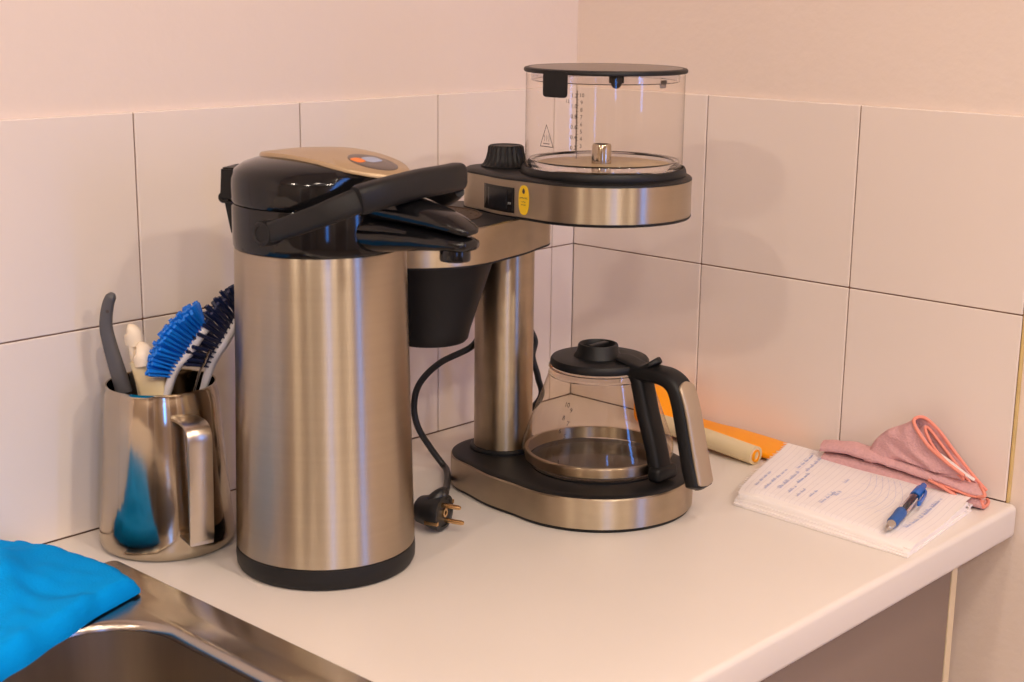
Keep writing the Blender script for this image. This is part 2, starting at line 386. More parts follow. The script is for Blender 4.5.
# ------------------------------------------------------------------ blue cloth
def cloth_top(uu, v):
    # u: right tip -> left, v: back -> front
    back = Vector((-.792, -.020, 0)).lerp(Vector((-1.16, -.012, 0)), uu)
    front = Vector((-.767, -.170, 0)).lerp(Vector((-1.15, -.312, 0)), uu)
    p = back.lerp(front, v)
    p.x += .016*math.sin(PI*v)*(1-uu)**3 + .004*nz(v*9, 1)*(1-uu)
    p.y += .003*nz(uu*11, 2.2)*v + (.016*nz(uu*26, 5.2)+.010*math.exp(-((uu-.075)/.012)**2)+.010*math.exp(-((uu-.20)/.014)**2))*max(0, 1-v/.12)
    e_ = min(1, uu/.035)*min(1, (1-v)/.05)*min(1, v/.04+.35)
    h = .0035 + .013*math.sqrt(max(0, e_))
    h += .010*(nz(p.x*13, p.y*16, 3)+.3)*min(1, uu*5) + .004*nz(p.x*45, p.y*38, 7)*min(1, uu*8)
    h += .012*math.exp(-((v-.22)/.16)**2)*min(1, uu*4)*(1-.3*uu)        # fold ridge near the wall
    h += .007*math.exp(-((uu-.10-.25*v)/.035)**2)*math.sin(PI*v)
    ov = max(0, (-.192 - p.y))                                            # hangs over the bowl edge
    drop = 0 if ov <= 0 else .16*ov+ .7*ov*ov
    z = .0035 + max(h, .004) - drop
    return Vector((p.x, p.y, z))
bm = B()
top = grid(bm, cloth_top, 110, 60)
def cloth_bot(uu, v):
    p = cloth_top(uu, v); ov = max(0, -.192-p.y)
    zb = .0036 - (.16*ov+.7*ov*ov)
    return Vector((p.x, p.y, min(p.z-.0015, zb)))
bot = grid(bm, cloth_bot, 110, 60)
nu, nv = 110, 60
def bridge(A, Bv):
    for i in range(len(A)-1): bm.faces.new((A[i], A[i+1], Bv[i+1], Bv[i]))
bridge(top[0], bot[0]); bridge(top[-1], bot[-1]); bridge([t[0] for t in top], [t[0] for t in bot]); bridge([t[-1] for t in top], [t[-1] for t in bot])
o = obj('cleaning_cloth', bm, MT['bluecloth'], None, 60)
tag(o, 'bright blue folded cloth draped over the back corner of the steel sink', 'cloth')

# ------------------------------------------------------------------ airpot
AX, AY = -.5964, -.2160
ang_s = math.atan2(-.995, .104); S_ = Vector((math.cos(ang_s), math.sin(ang_s), 0)); NN = Vector((-.995, -.104, 0))
AC = Vector((AX, AY, 0))
def AP(rho, off, z): return AC + S_*rho + NN*off + Vector((0, 0, z))
ap = empty('airpot', (AX, AY, 0), 'tall brushed steel pump airpot with glossy black lid, spout and carrying handle', 'airpot')
bm = B(); lathe(bm, [(.076, 0), (.0800, .0015), (.0818, .005), (.0822, .012), (.0818, .0195), (.0805, .0205)], (AX, AY), 128, True, True); obj('base_ring', bm, MT['base_black'], ap)
bm = B(); prof = [(.0805, .0203), (.0816, .0212)] + [(.0816-.0061*(i/12), .0215+.2715*i/12) for i in range(13)] + [(.0752, .2945), (.074, .2948)]
lathe(bm, prof, (AX, AY), 160, True, True)
o = obj('body', bm, MT['steel'], None); o.data.transform(Matrix.Translation((-AX, -AY, 0))); o.parent = ap
bm = B(); lathe(bm, [(.0735, .2940), (.0752, .2950), (.0762, .2970), (.0765, .305), (.0765, .331), (.0755, .3335), (.073, .334)], (AX, AY), 128, True, True); col_ = obj('collar', bm, MT['gloss'], ap)
# lid dome with a forward beak
def domemod(prof):
    loops = []
    for q, z, bk in prof:
        l = []
        for i in range(128):
            t = 2*PI*i/128; d_ = Vector((math.cos(t), math.sin(t), 0)); c = max(0, d_.dot(S_))
            rad = q*(1 + bk*c**10); l.append(AC + d_*rad + Vector((0, 0, z)))
        loops.append(l)
    return loops
bm = B(); loft(bm, domemod([(.072, .3338, 0), (.0755, .3345, 0), (.0768, .337, .0), (.0768, .348, .03), (.0762, .3560, .12), (.0735, .3625, .22), (.066, .3675, .25), (.054, .3715, .2), (.038, .3742, .1), (.018, .3756, 0), (.004, .376, 0)]))
lid = obj('lid', bm, MT['gloss'], ap, 40)
def dome_z(p):
    q = (Vector((p.x, p.y, 0))-AC).length
    prof = [(0, .376), (.018, .3756), (.038, .3742), (.054, .3715), (.066, .3690), (.080, .3660), (.095, .3620), (.11, .357)]
    for (a, za), (b, zb) in zip(prof, prof[1:]):
        if q <= b: return za+(zb-za)*(q-a)/(b-a)
    return .357
def plate(name, m, a0, a1, hw, dz, th, parent, n=64, pw=.85, off0=0):
    bm = B(); loops = []
    for k, (sc, zz) in enumerate(((1.0, 0), (1.0, th*.6), (.975, th), (.6, th), (.25, th), (.03, th))):
        l = []
        for i in range(n):
            t = 2*PI*i/n; c, s_ = math.cos(t), math.sin(t)
            a = (a0+a1)/2 + (a1-a0)/2*math.copysign(abs(c)**pw, c)*sc; b = hw*math.copysign(abs(s_)**pw, s_)*sc + off0
            p = AP(a, b, 0); p.z = dome_z(p)+dz+zz; l.append(p)
        loops.append(l)
    loft(bm, loops); return obj(name, bm, m, parent, 50)
pan = plate('pump_button', MT['beige'], -.060, .094, .040, -.001, .0040, ap)
o = plate('badge', MT['labelgrey'], .040, .086, .019, .0030, .0006, None, pw=1); world_child(o, pan); o.parent = pan; o.matrix_parent_inverse = Matrix()
pan_fix = [o]
o = plate('orange_stripe', MT['orange_ink'], .050, .062, .0055, .0036, .0003, None, pw=.7, off0=.0110); pan_fix.append(o)
o = plate('pale_stripe', MT['blue_ink'], .052, .066, .009, .0036, .0003, None, pw=.7, off0=-.003); pan_fix.append(o)
for o in pan_fix: o.parent = pan; o.matrix_parent_inverse = Matrix()
# spout
def sec(rho, z0, z1, w, n=20):
    l = []
    for i in range(n):
        t = 2*PI*i/n; c, s_ = math.cos(t), math.sin(t)
        l.append(AP(rho, w*math.copysign(abs(c)**.75, c), (z0+z1)/2 + (z1-z0)/2*math.copysign(abs(s_)**.75, s_)))
    return l
bm = B(); loft(bm, [sec(.050, .297, .331, .030), sec(.072, .297, .3315, .030), (sec(.095, .300, .328, .0245)), sec(.12, .3035, .3245, .020), sec(.145, .306, .321, .017), sec(.162, .3065, .3195, .015), sec(.169, .308, .3175, .012), sec(.171, .311, .315, .006)])
sp = obj('spout', bm, MT['gloss'], ap, 50)
bm = B(); loft(bm, [sec(.060, .325, .352, .028), sec(.085, .3255, .350, .026), sec(.11, .3245, .346, .022), sec(.135, .323, .341, .018), sec(.155, .3215, .335, .0155), sec(.168, .3205, .3285, .012), sec(.172, .322, .3255, .006)])
obj('spout_cover', bm, MT['gloss'], ap, 50)
c = AP(.153, 0, 0); bm = B(); lathe(bm, [(.0105, .298), (.0125, .2985), (.013, .3005), (.0125, .312), (.011, .314)], (c.x, c.y), 32); o = obj('nozzle', bm, MT['gloss']); o.parent = sp; o.matrix_parent_inverse = sp.matrix_parent_inverse.copy() if False else Matrix()
# hinge at back left
hd = Vector((-.468, .881, 0)).normalized(); hn = Vector((hd.y, -hd.x, 0))
def HP(a, b, z): return AC + hd*a + hn*b + Vector((0, 0, z))
def hblock(bm, a0, a1, w, z0, z1, a0b=None, a1b=None):
    q0 = [HP(a0 if a0b is None else a0b, -w, z0), HP(a1 if a1b is None else a1b, -w, z0), HP(a1 if a1b is None else a1b, w, z0), HP(a0 if a0b is None else a0b, w, z0)]
    q1 = [HP(a0, -w, z1), HP(a1, -w, z1), HP(a1, w, z1), HP(a0, w, z1)]
    v = loft(bm, [q0, q1]); bmesh.ops.bevel(bm, geom=list(set(e for l in v for x in l for e in x.link_edges)), offset=.0015, segments=2, affect='EDGES')
bm = B(); hblock(bm, .070, .0865, .016, .333, .361, None, .0885); hblock(bm, .070, .0865, .012, .301, .331, None, .0805)
hg = obj('hinge', bm, MT['black'], ap)
bm = B(); lathe(bm, [(.0022, -.006), (.005, -.006), (.005, .006), (.0022, .006), (.0022, -.006)], (0, 0), 24, False, False, matrix=Matrix.Translation(HP(.0895, 0, .333)) @ hn.to_track_quat('Z', 'Y').to_matrix().to_4x4()); o = obj('hinge_loop', bm, MT['black']); o.parent = hg
# carrying handle (bail)
hb = empty('handle', AC, '', '')
for k_ in ('label', 'category'): del hb[k_]
world_child(hb, ap); hb.location = (0, 0, 0)
def armsec(w, h): return ell(w, h, 20, .6)
for sgn in (1, -1):
    bm = B()
    path = catmull([AP(.017, .0815*sgn, .3165), AP(.045, .083*sgn, .3250), AP(.075, .0790*sgn, .3360), AP(.092, .071*sgn, .3440), AP(.106, .060*sgn, .3510)], 8)
    sweep(bm, path, lambda t: armsec(.0046, .0085+.0022*t)); o = obj('handle_arm', bm, MT['grey_black'], None, 50); o.parent = hb
bm = B()
path = catmull([AP(.104, .064, .3500), AP(.111, .040, .3545), AP(.113, 0, .3580), AP(.111, -.038, .3585), AP(.104, -.064, .358)], 8)
sweep(bm, path, lambda t: ell(.0098*(.9 if t in (0, 1) else 1), .0120*(.93 if t in (0, 1) else 1), 24, .6))
o = obj('handle_grip', bm, MT['grey_black']); o.parent = hb
for sgn in (1, -1):
    bm = B(); mtx = Matrix.Translation(AP(.017, .0765*sgn, .3165)) @ (NN*sgn).to_track_quat('Z', 'Y').to_matrix().to_4x4()
    lathe(bm, [(.0105, -.004), (.0105, .0095), (.0098, .0108), (.007, .0112), (.0066, .0104), (.0, .0104)], (0, 0), 32, True, False, matrix=mtx); o = obj('pivot', bm, MT['black']); o.parent = hb

# ------------------------------------------------------------------ steel jug
JX, JY = -.6713, -.0712
jug = empty('milk_jug', (JX, JY, 0), 'tapered polished steel jug holding brushes beside the tall airpot', 'jug')
pin = [(.056, 0), (.0605, .001), (.0628, .004), (.0632, .010), (.0622, .022), (.0595, .05), (.0565, .09), (.0540, .125), (.0525, .143), (.0505, .1508), (.0496, .1535), (.0500, .1555), (.0505, .1565)]
pout = [(.0492, .1560), (.0486, .1530), (.0495, .150), (.0515, .142), (.0530, .125), (.0555, .09), (.0585, .05), (.061, .022), (.0615, .006), (.0600, .003), (.03, .0025)]
bm = B(); lathe(bm, pin+pout, (0, 0), 128, True, True); o = obj('body', bm, MT['mirror'], None, 50); o.parent = jug
hd2 = Vector((-.733*.83+.68*.55, -.68*.83-.73*.55, 0)).normalized(); hw2 = Vector((-hd2.y, hd2.x, 0))
def JP(a, z): return Vector((JX, JY, z)) + hd2*a
bm = B()
path = catmull([JP(.0525, .134), JP(.066, .1355), JP(.083, .1345), JP(.091, .127), JP(.0915, .110), JP(.090, .07), JP(.088, .035), JP(.086, .024)], 8)
sec_ = [(-.0115, -.0012), (-.0105, -.0017), (.0105, -.0017), (.0115, -.0012), (.0115, .0012), (.0105, .0017), (-.0105, .0017), (-.0115, .0012)]
loops = []
for i, p_ in enumerate(path):
    t = (path[min(i+1, len(path)-1)]-path[max(i-1, 0)]).normalized(); w = hw2.cross(t)
    loops.append([p_ + hw2*a + w*b for a, b in sec_])
loft(bm, loops); box(bm, (0, 0, 0), (.001, .001, .001)) if False else None
obj('handle', bm, MT['satin'], jug, 50)
bm = B()
loops = []
for a in (.0855, .0875): pass
v0 = [JP(.0592, .0265), JP(.0885, .0265), JP(.0885, .0235), JP(.0595, .0235)]
loft(bm, [[q-hw2*.0105 for q in v0], [q+hw2*.0105 for q in v0]])
obj('handle_bracket', bm, MT['satin'], jug, 30)

# things in the jug
RT = Vector((.6801, -.7331, 0)); FW = Vector((.7331, .6801, 0))
def J3(*p): return Vector(p)
# grey handled utensil
e = empty('spatula', (-.696, -.046, .004), 'dark grey curved plastic spatula handle leaning left in the steel jug', 'spatula')
bm = B(); path = catmull([(-.6990, -.0409, .2395), (-.7023, -.0373, .2285), (-.7042, -.0352, .2095), (-.7023, -.0372, .1905), (-.6992, -.0406, .1714), (-.6945, -.0446, .1452)], 8)
sweep(bm, path, lambda t: ell((.0045+.001*t)*math.sqrt(min(1, .25+t*12)), (.0048+.003*t)*math.sqrt(min(1, .25+t*12)), 20, .8)); obj('handle', bm, MT['greyplastic'], e, 50)
bm = B(); lathe(bm, [(.0016, -.0002), (.0016, .0004)], (0, 0), 14, matrix=Matrix.Translation(Vector((-.7020, -.0378, .2235))-FW*.0048) @ (-FW).to_track_quat('Z', 'Y').to_matrix().to_4x4()); obj('hanging_hole', bm, MT['ink'], e)
bm = B(); q = [Vector((-.6945, -.0446, .150)), Vector((-.686, -.052, .06)), Vector((-.684, -.054, .006))]
for a, b, w0, w1 in ((q[0], q[1], .006, .007), (q[1], q[2], .018, .022)):
    loft(bm, [[a-RT*w0-FW*.0008, a+RT*w0-FW*.0008, a+RT*w0+FW*.0008, a-RT*w0+FW*.0008], [b-RT*w1-FW*.0008, b+RT*w1-FW*.0008, b+RT*w1+FW*.0008, b-RT*w1+FW*.0008]])
obj('blade', bm, MT['satin'], e, 20)
# dark metal scraper plate
bm = B(); a = Vector((-.6800, -.0520, .1700)); 
loft(bm, [[Vector((-.676, -.048, .01))+RT*x+FW*y for x, y in ((-.012, -.001), (.012, -.001), (.012, .001), (-.012, .001))], [Vector((-.676, -.048, .160))+RT*x+FW*y for x, y in ((-.012, -.001), (.009, -.001), (.009, .001), (-.012, .001))], [Vector((-.676, -.048, .172))+RT*x+FW*y for x, y in ((-.002, -.001), (.003, -.001), (.003, .001), (-.002, .001))]])
o = obj('scraper', bm, MT['satin'], None, 20); tag(o, 'thin dull steel scraper blade between grey spatula and cream handle in the jug', 'scraper')
def knob_utensil(base, topv, w, m_h, m_k, kr, label, tipdir):
    e = empty('scrubbing_brush', base, label, 'brush')
    base = Vector(base); topv = Vector(topv)
    bm = B(); path = catmull([base, base.lerp(topv, .35), base.lerp(topv, .7), topv], 8)
    sweep(bm, path, lambda t: ell(w*.55, w*(.7+.3*t), 20, .75)); obj('handle', bm, m_h, e, 50)
    bm = B(); path = catmull([topv-(topv-base).normalized()*.004, topv+(topv-base).normalized()*.004, topv+(topv-base).normalized()*.009-RT*tipdir*.002, topv+(topv-base).normalized()*.010-RT*tipdir*.005], 6)
    n_ = len(path)
    sweep(bm, path, lambda t: ell(kr*math.sqrt(max(.05, 1-(max(0, t-.25)/.75)**2)), kr*.8*math.sqrt(max(.05, 1-(max(0, t-.25)/.75)**2)), 20)); obj('hanging_knob', bm, m_k, e, 60)
knob_utensil((-.6600, -.0975, .01), (-.6868, -.0695, .180), .0140, MT['cream'], MT['creamwhite'], .0128, 'cream scrubbing brush handle with ivory knob, in front in the steel jug', 1)
knob_utensil((-.655, -.050, .01), (-.6868, -.0535, .196), .0075, MT['creamwhite'], MT['creamwhite'], .0100, 'ivory knobbed scrubbing brush handle standing behind the cream one in the jug', 1)
def brush(name, P0, P1, base, bdir, third, blen, m_b, label, n=15, rows=5, hw=.0065, fan=.75):
    P0, P1, base = Vector(P0), Vector(P1), Vector(base); ax = (P1-P0).normalized()
    e = empty('dish_brush', base, label, 'brush')
    bm = B(); path = catmull([base, base.lerp(P0, .5), P0, P0.lerp(P1, .5), P1], 8)
    def sc(t):
        w = .0042 if t < .45 else .0042 + (hw-.0042)*min(1, (t-.45)/.2)
        if t > .93: w *= math.sqrt(max(.15, 1-((t-.93)/.07)**2))
        return ell(w, .0042 if t > .45 else .0034, 20, .8)
    loops = []; N_ = len(path); bd = Vector(bdir).normalized(); th = Vector(third).normalized()
    for i, p_ in enumerate(path): loops.append([p_ + th*a + bd*b for a, b in sc(i/(N_-1))])
    loft(bm, loops); obj('handle', bm, MT['white'], e, 50)
    bm = B()
    for i in range(n):
        for j in range(rows):
            s_ = .06 + .92*i/(n-1); o_ = P0.lerp(P1, s_) + th*(hw*.75*(j/(rows-1)*2-1)) + bd*.002
            d_ = (bd + th*((j/(rows-1)*2-1)*fan) + ax*((s_-.5)*.9 + .12) + Vector([random.uniform(-.09, .09) for _ in range(3)])).normalized()
            L1 = blen*(.82+.25*math.sin(PI*s_)+random.uniform(-.06, .06))
            side = d_.cross(ax).normalized(); u2 = side.cross(d_)
            loops = []
            for t, w in ((0, .0008), (.5, .0014), (.85, .0021), (1.0, .0019)):
                c_ = o_ + d_*L1*t; loops.append([c_ + (side*math.cos(a_)+u2*math.sin(a_))*w for a_ in [PI*2*q/6 for q in range(6)]])
            loft(bm, loops)
    obj('bristles', bm, m_b, e, 40); return e
brush('b', (-.6728, -.0897, .1614), (-.6489, -.1154, .2129), (-.694, -.055, .008), -RT*.80+Vector((0, 0, .60))-FW*.15, FW, .028, MT['bluebristle'], 'white dish brush with bright blue bristles in the steel jug', 16, 6)
brush('n', (-.6380, -.1007, .1660), (-.6140, -.1264, .2260), (-.668, -.060, .008), -RT*.80+Vector((0, 0, .60))-FW*.1, FW, .030, MT['navybristle'], 'white dish brush with dark navy bristles leaning right against the airpot', 13, 4, .006, .8)
e = empty('spoon', (-.66, -.09, .006), 'small steel spoon between the two dish brushes in the jug', 'spoon')
bm = B(); path = catmull([(-.690, -.072, .008), (-.672, -.088, .08), (-.6535, -.1030, .160), (-.6475, -.1085, .178)], 8); sweep(bm, path, ell(.003, .0012, 12)); obj('handle', bm, MT['mirror'], e)
bm = B(); path = catmull([(-.6475, -.1085, .178), (-.646, -.110, .1835), (-.6445, -.1115, .189)], 6); sweep(bm, path, lambda t: ell(.003+.003*math.sin(PI*min(.99, t+.1)), .0012, 14)); obj('end', bm, MT['mirror'], e)

# ------------------------------------------------------------------ coffee maker
KX, KY = -.315, -.175
cm = empty('coffee_maker', (KX, KY, 0), 'steel and black filter coffee maker with glass water tank on the upper head', 'coffee maker')
ba, bb = (-.3224, -.1864), (-.2954, -.2887)
def eggloft(levels, a, ra, b, rb, bulge):
    bm = B(); loft(bm, [egg(a, ra, b, rb, z, bulge, off) for off, z in levels]); return bm
obj('base_foot', eggloft([(-.006, 0), (-.002, .0005), (-.001, .003), (-.003, .004)], ba, .0588, bb, .1005, .004), MT['black'], cm)
obj('base', eggloft([(-.002, .0035), (0, .0040), (0, .0335), (-.0015, .0350)], ba, .0588, bb, .1005, .004), MT['steel_dirty'], cm, 25)
obj('base_plate', eggloft([(-.003, .034), (-.0012, .0350), (-.0012, .0358), (-.003, .0368), (-.008, .0372)], ba, .0588, bb, .1005, .004), MT['base_black'], cm, 30)
bm = B(); lathe(bm, [(.070, .0370), (.070, .0384), (.069, .0388), (.03, .0388)], (-.2875, -.284), 80); obj('hotplate', bm, MT['black'], cm)
bm = B(); lathe(bm, [(.0355, .0368), (.0355, .0395), (.034, .0410), (.031, .0415)], (KX, KY), 64); obj('column_collar', bm, MT['black'], cm)
bm = B(); lathe(bm, [(.0310, .0405), (.0312, .041), (.0312, .268), (.031, .269)], (0, 0), 96); o = obj('column', bm, MT['steel_dirty'], None); o.location = (KX, KY, 0); world_child(o, cm); o.matrix_parent_inverse = Matrix.Translation(cm.location).inverted()
# swing arm with the filter cone
fa, fb = (-.3155, -.1745), (-.4255, -.1600)
arm = obj('filter_arm', eggloft([(-.0005, .2600), (.0, .2610), (0, .2950), (-.0012, .2960)], fb, .090, fa, .048, .003), MT['steel_dirty'], cm, 25)
o = obj('arm_underside', eggloft([(-.004, .2582), (-.0002, .2585), (-.0002, .2604)], fb, .090, fa, .048, .003), MT['black'], None, 25); o.parent = arm
o = obj('arm_top', eggloft([(-.0015, .2950), (-.0015, .2968), (-.004, .2974)], fb, .090, fa, .048, .003), MT['base_black'], None, 25); o.parent = arm
bm = B(); lathe(bm, [(.062, .2972), (.062, .2990), (.060, .2990), (.060, .2978), (.01, .2978)], (fb[0]+.002, fb[1]), 64, False, True)
for k in range(220):
    t = random.uniform(0, 2*PI); q = random.uniform(.012, .057); c_ = Vector((fb[0]+.002+q*math.cos(t), fb[1]+q*math.sin(t), .2979))
    s_ = random.uniform(.0005, .0011); bmesh.ops.create_icosphere(bm, subdivisions=1, radius=s_, matrix=Matrix.Translation(c_))
o = obj('shower_plate', bm, mat('coffee_grounds', (.06, .035, .022), .8)); o.parent = arm
CCX, CCY = fb[0]+.0055, fb[1]-.002
bm = B()
def ribmod(t, z): return 1.0
lathe(bm, [(.033, .1700), (.0370, .1703), (.0395, .1730), (.0415, .182), (.0655, .256), (.0665, .2590), (.065, .2592)], (CCX+.0045, CCY-.0035), 96)
lathe(bm, [(.006, .168), (.0085, .168), (.0095, .1722)], (CCX-.006, CCY-.004), 24)
cone = obj('filter_cone', bm, MT['grey_black'], cm)
# upper head with water tank
TX, TY = -.2807, -.2766
ha, hb_ = (KX, KY), (TX, TY)
head = obj('head', eggloft([(-.0005, .2985), (0, .2992), (0, .3338), (-.001, .3346)], hb_, .0885, ha, .043, .005), MT['steel'], cm, 25)
o = obj('head_underside', eggloft([(-.006, .2955), (-.0006, .2962), (.0003, .2975), (.0003, .2988)], hb_, .0885, ha, .043, .005), MT['black'], None, 25); o.parent = head
o = obj('head_top', eggloft([(-.0008, .3335), (.0002, .3342), (-.0002, .3358), (-.003, .3375), (-.010, .3385)], hb_, .0885, ha, .043, .005), MT['base_black'], None, 30); o.parent = head
bm = B(); lathe(bm, [(.0255, .338), (.0258, .3400), (.0225, .3420), (.0200, .3470), (.0185, .3530), (.0178, .3590), (.0165, .3605), (.0150, .3605), (.0145, .3598), (.0, .3598)], (KX+.0, KY), 144, True, False,
    mod=lambda t, z: 1+(.032 if .341 < z < .3595 else 0)*math.cos(24*t)); obj('dial', bm, MT['grey_black'], cm, 40)
# outline of the head used to lay the display and the sticker on its side
HO = egg(hb_, .0885, ha, .043, 0, .005, 0)
def near(P):   # index on outline closest to a world point
    return min(range(len(HO)), key=lambda i: (HO[i].x-P[0])**2+(HO[i].y-P[1])**2)
cum = [0]
for i in range(len(HO)): cum.append(cum[-1]+(HO[(i+1) % len(HO)]-HO[i]).length)
def onhead(s_, z, off):
    s_ %= cum[-1]; i = max(k for k in range(len(HO)) if cum[k] <= s_); a, b = HO[i], HO[(i+1) % len(HO)]
    t = (s_-cum[i])/max(1e-9, cum[i+1]-cum[i]); p_ = a.lerp(b, t); d_ = (b-a).normalized(); n_ = Vector((d_.y, -d_.x, 0))
    return Vector((p_.x+n_.x*off, p_.y+n_.y*off, z))
def patch(name, s0, s1, z0, z1, off, m, parent, shape='rect', n=16):
    bm = B(); lo, hi = [], []
    N_ = 48
    for i in range(N_):
        t = 2*PI*i/N_; c_, w_ = math.cos(t), math.sin(t); pw = .18 if shape == 'rect' else .8
        a = (s0+s1)/2 + (s1-s0)/2*math.copysign(abs(c_)**pw, c_); z = (z0+z1)/2 + (z1-z0)/2*math.copysign(abs(w_)**pw, w_)
        lo.append(onhead(a, z, 0)); hi.append(onhead(a, z, off))
    if shape == 'rect':
        bm.free(); bm = B(); grid(bm, lambda a, b: onhead(s0+(s1-s0)*a, z0+(z1-z0)*b, off), 12, 4); grid(bm, lambda a, b: onhead(s0+(s1-s0)*a, z0+(z1-z0)*b, -.0005), 12, 4)
        def rim(a, b):
            q = [(0, 0), (1, 0), (1, 1), (0, 1), (0, 0)]; i = min(3, int(a*4)); t = a*4-i; x = q[i][0]+(q[i+1][0]-q[i][0])*t; y = q[i][1]+(q[i+1][1]-q[i][1])*t
            return onhead(s0+(s1-s0)*x, z0+(z1-z0)*y, off*b - .0005*(1-b))
        grid(bm, rim, 48, 1); bmesh.ops.remove_doubles(bm, verts=bm.verts, dist=.00003)
    else: loft(bm, [lo, hi])
    o = obj(name, bm, m, None, 20)
    if parent: o.parent = parent
    return o
SH = cum[near((-.3620, -.1830))] + .0385      # outline position of the display's centre
disp = patch('display_bezel', SH-.0300, SH+.0175, .3020, .3270, .0006, MT['gloss'], head)
o = patch('display', SH-.0220, SH+.009, .3045, .3245, .0010, MT['lcd'], None); o.parent = disp
bm = B(); add_text(bm, 'PM', .0032, lambda x, y: onhead(SH+.0120+x, .3110+y, .0010)); o = obj('display_print', bm, MT['ltext'], None, 0, False); o.parent = disp
ST = SH+.0300
stk = patch('sticker', ST-.0066, ST+.0066, .3015, .3305, .0004, MT['yellow'], head, 'oval')
bm = B(); add_text(bm, 'APPROVED', .0026, lambda x, y: onhead(ST+x*.85, .3180+y, .0007))
add_text(bm, 'coffee', .0022, lambda x, y: onhead(ST+x, .3145+y, .0007)); add_text(bm, 'brewer', .0022, lambda x, y: onhead(ST+x, .3115+y, .0007))
for a in range(1):
    V_ = [bm.verts.new(onhead(ST+.0018*math.cos(t)*(1-.5*max(0, math.sin(t))), .3250+.0028*math.sin(t), .0007)) for t in [2*PI*q/16 for q in range(16)]]; bm.faces.new(V_)
o = obj('sticker_print', bm, MT['ink'], None, 0, False); o.parent = stk
# water tank
bm = B(); lathe(bm, [(.0825, .3375), (.0830, .3385), (.0825, .3430), (.0812, .3455), (.0800, .3458), (.0795, .3440), (.079, .342), (.02, .341)], (TX, TY), 128); obj('tank_seat', bm, MT['black'], cm)
tk = empty('water_tank', (TX, TY, .341), 'round clear water tank with black lid standing on the upper head', 'water tank')
bm = B()
lathe(bm, [(.030, .3418), (.072, .3418), (.0772, .3440), (.0785, .3480), (.0785, .436)], (TX, TY), 128, True, False)
vz = obj('vessel', bm, MT['vessel'], tk, 50)
bm = B(); lathe(bm, [(.0705, .3500), (.0720, .3520), (.0745, .3525), (.0760, .3500), (.0760, .3450), (.0745, .3440), (.0705, .3500)], (TX, TY), 96, False, False); obj('base_ring', bm, MT['clear'], tk)
bm = B(); lathe(bm, [(.0695, .3432), (.0695, .3468), (.068, .3474), (.02, .3478)], (TX, TY), 96); obj('filter_plate', bm, MT['amber'], tk)
bm = B(); lathe(bm, [(.0100, .347), (.0096, .3655), (.0088, .3670), (.0075, .3670), (.0072, .355)], (TX-.0015, TY+.0015), 40, True, True); obj('riser_tube', bm, MT['mirror'], tk)
bm = B(); lathe(bm, [(.0740, .4375), (.0800, .4378), (.0808, .4388), (.0808, .4405), (.0800, .4418), (.0770, .4425), (.0765, .4418), (.03, .4418)], (TX, TY), 128); tl = obj('lid', bm, MT['black'], tk)
bm = B(); lathe(bm, [(.0760, .4418), (.0755, .4424), (.03, .4428)], (TX, TY), 96); o = obj('lid_plate', bm, MT['lid_plate'], None); o.parent = tl
bm = B(); lathe(bm, [(.0735, .4375), (.0735, .4300), (.0725, .4292), (.0715, .4300), (.0715, .4375)], (TX, TY), 96, False, False); o = obj('lid_skirt', bm, MT['clear'], None); o.parent = tl
def cyl_pt(cx, cy, rad, s_, z, a0): a = a0 + s_/rad; return Vector((cx+rad*math.cos(a), cy+rad*math.sin(a), z))
ACAM = math.atan2(-.6801, -.7331)     # direction from the objects to the camera side
def cpatch(name, cx, cy, rad, a0, s0, s1, z0, z1, th, m, pw=.25, N_=40):
    bm = B(); lo, hi, up_ = [], [], []
    for i in range(N_):
        t = 2*PI*i/N_; c_, w_ = math.cos(t), math.sin(t)
        a = (s0+s1)/2 + (s1-s0)/2*math.copysign(abs(c_)**pw, c_); z = (z0+z1)/2 + (z1-z0)/2*math.copysign(abs(w_)**pw, w_)
        lo.append(cyl_pt(cx, cy, rad, a, z, a0)); hi.append(cyl_pt(cx, cy, rad+th, a, z, a0))
    loft(bm, [lo, hi]); return obj(name, bm, m, None, 25)
# clip on the left front of the tank lid:  s measured counter-clockwise seen from above = towards screen right
o = cpatch('lid_clip', TX, TY, .0792, ACAM, -.0715, -.0415, .4165, .4415, .0028, MT['grey_black']); o.parent = tl
bm = B(); c_ = cyl_pt(TX, TY, .0700, .006, .4310, ACAM); bmesh.ops.create_uvsphere(bm, u_segments=20, v_segments=12, radius=.0052, matrix=Matrix.Translation(c_)); box(bm, (c_.x-.005, c_.y-.005, .431), (c_.x+.005, c_.y+.005, .4376)); o = obj('lid_catch', bm, MT['black']); o.parent = tl
o = cpatch('lid_tab', TX, TY, .0700, ACAM, .054, .063, .4255, .4330, .0025, MT['lid_plate']); o.parent = tl
# print on the tank
bm = B()
def tp(s0, z0): return lambda x, y: cyl_pt(TX, TY, .0788, s0+x, z0+y, ACAM)
for k, sx in enumerate(['1.2', '1.0', '0.8', '0.6', '0.4', '0.2']): add_text(bm, sx, .0056, tp(-.0345, .4190-.0098*k))
for k, sx in enumerate(['10', '9', '8', '7', '6', '5', '4', '3']): add_text(bm, sx, .0052, tp(-.0270, .4195-.0068*k))
for k in range(22):
    z = .4205-.0027*k; w = .0016 if k % 2 else .003
    V_ = [bm.verts.new(cyl_pt(TX, TY, .0788, a, b, ACAM)) for a, b in ((-.0312-w*.4, z), (-.0312+w*.4, z), (-.0312+w*.4, z+.0004), (-.0312-w*.4, z+.0004))]; bm.faces.new(V_)
V_ = [bm.verts.new(cyl_pt(TX, TY, .0788, a, b, ACAM)) for a, b in ((-.0315, .360), (-.0309, .360), (-.0309, .424), (-.0315, .424))]; bm.faces.new(V_)
add_text(bm, '12', .0046, tp(-.0415, .4135))
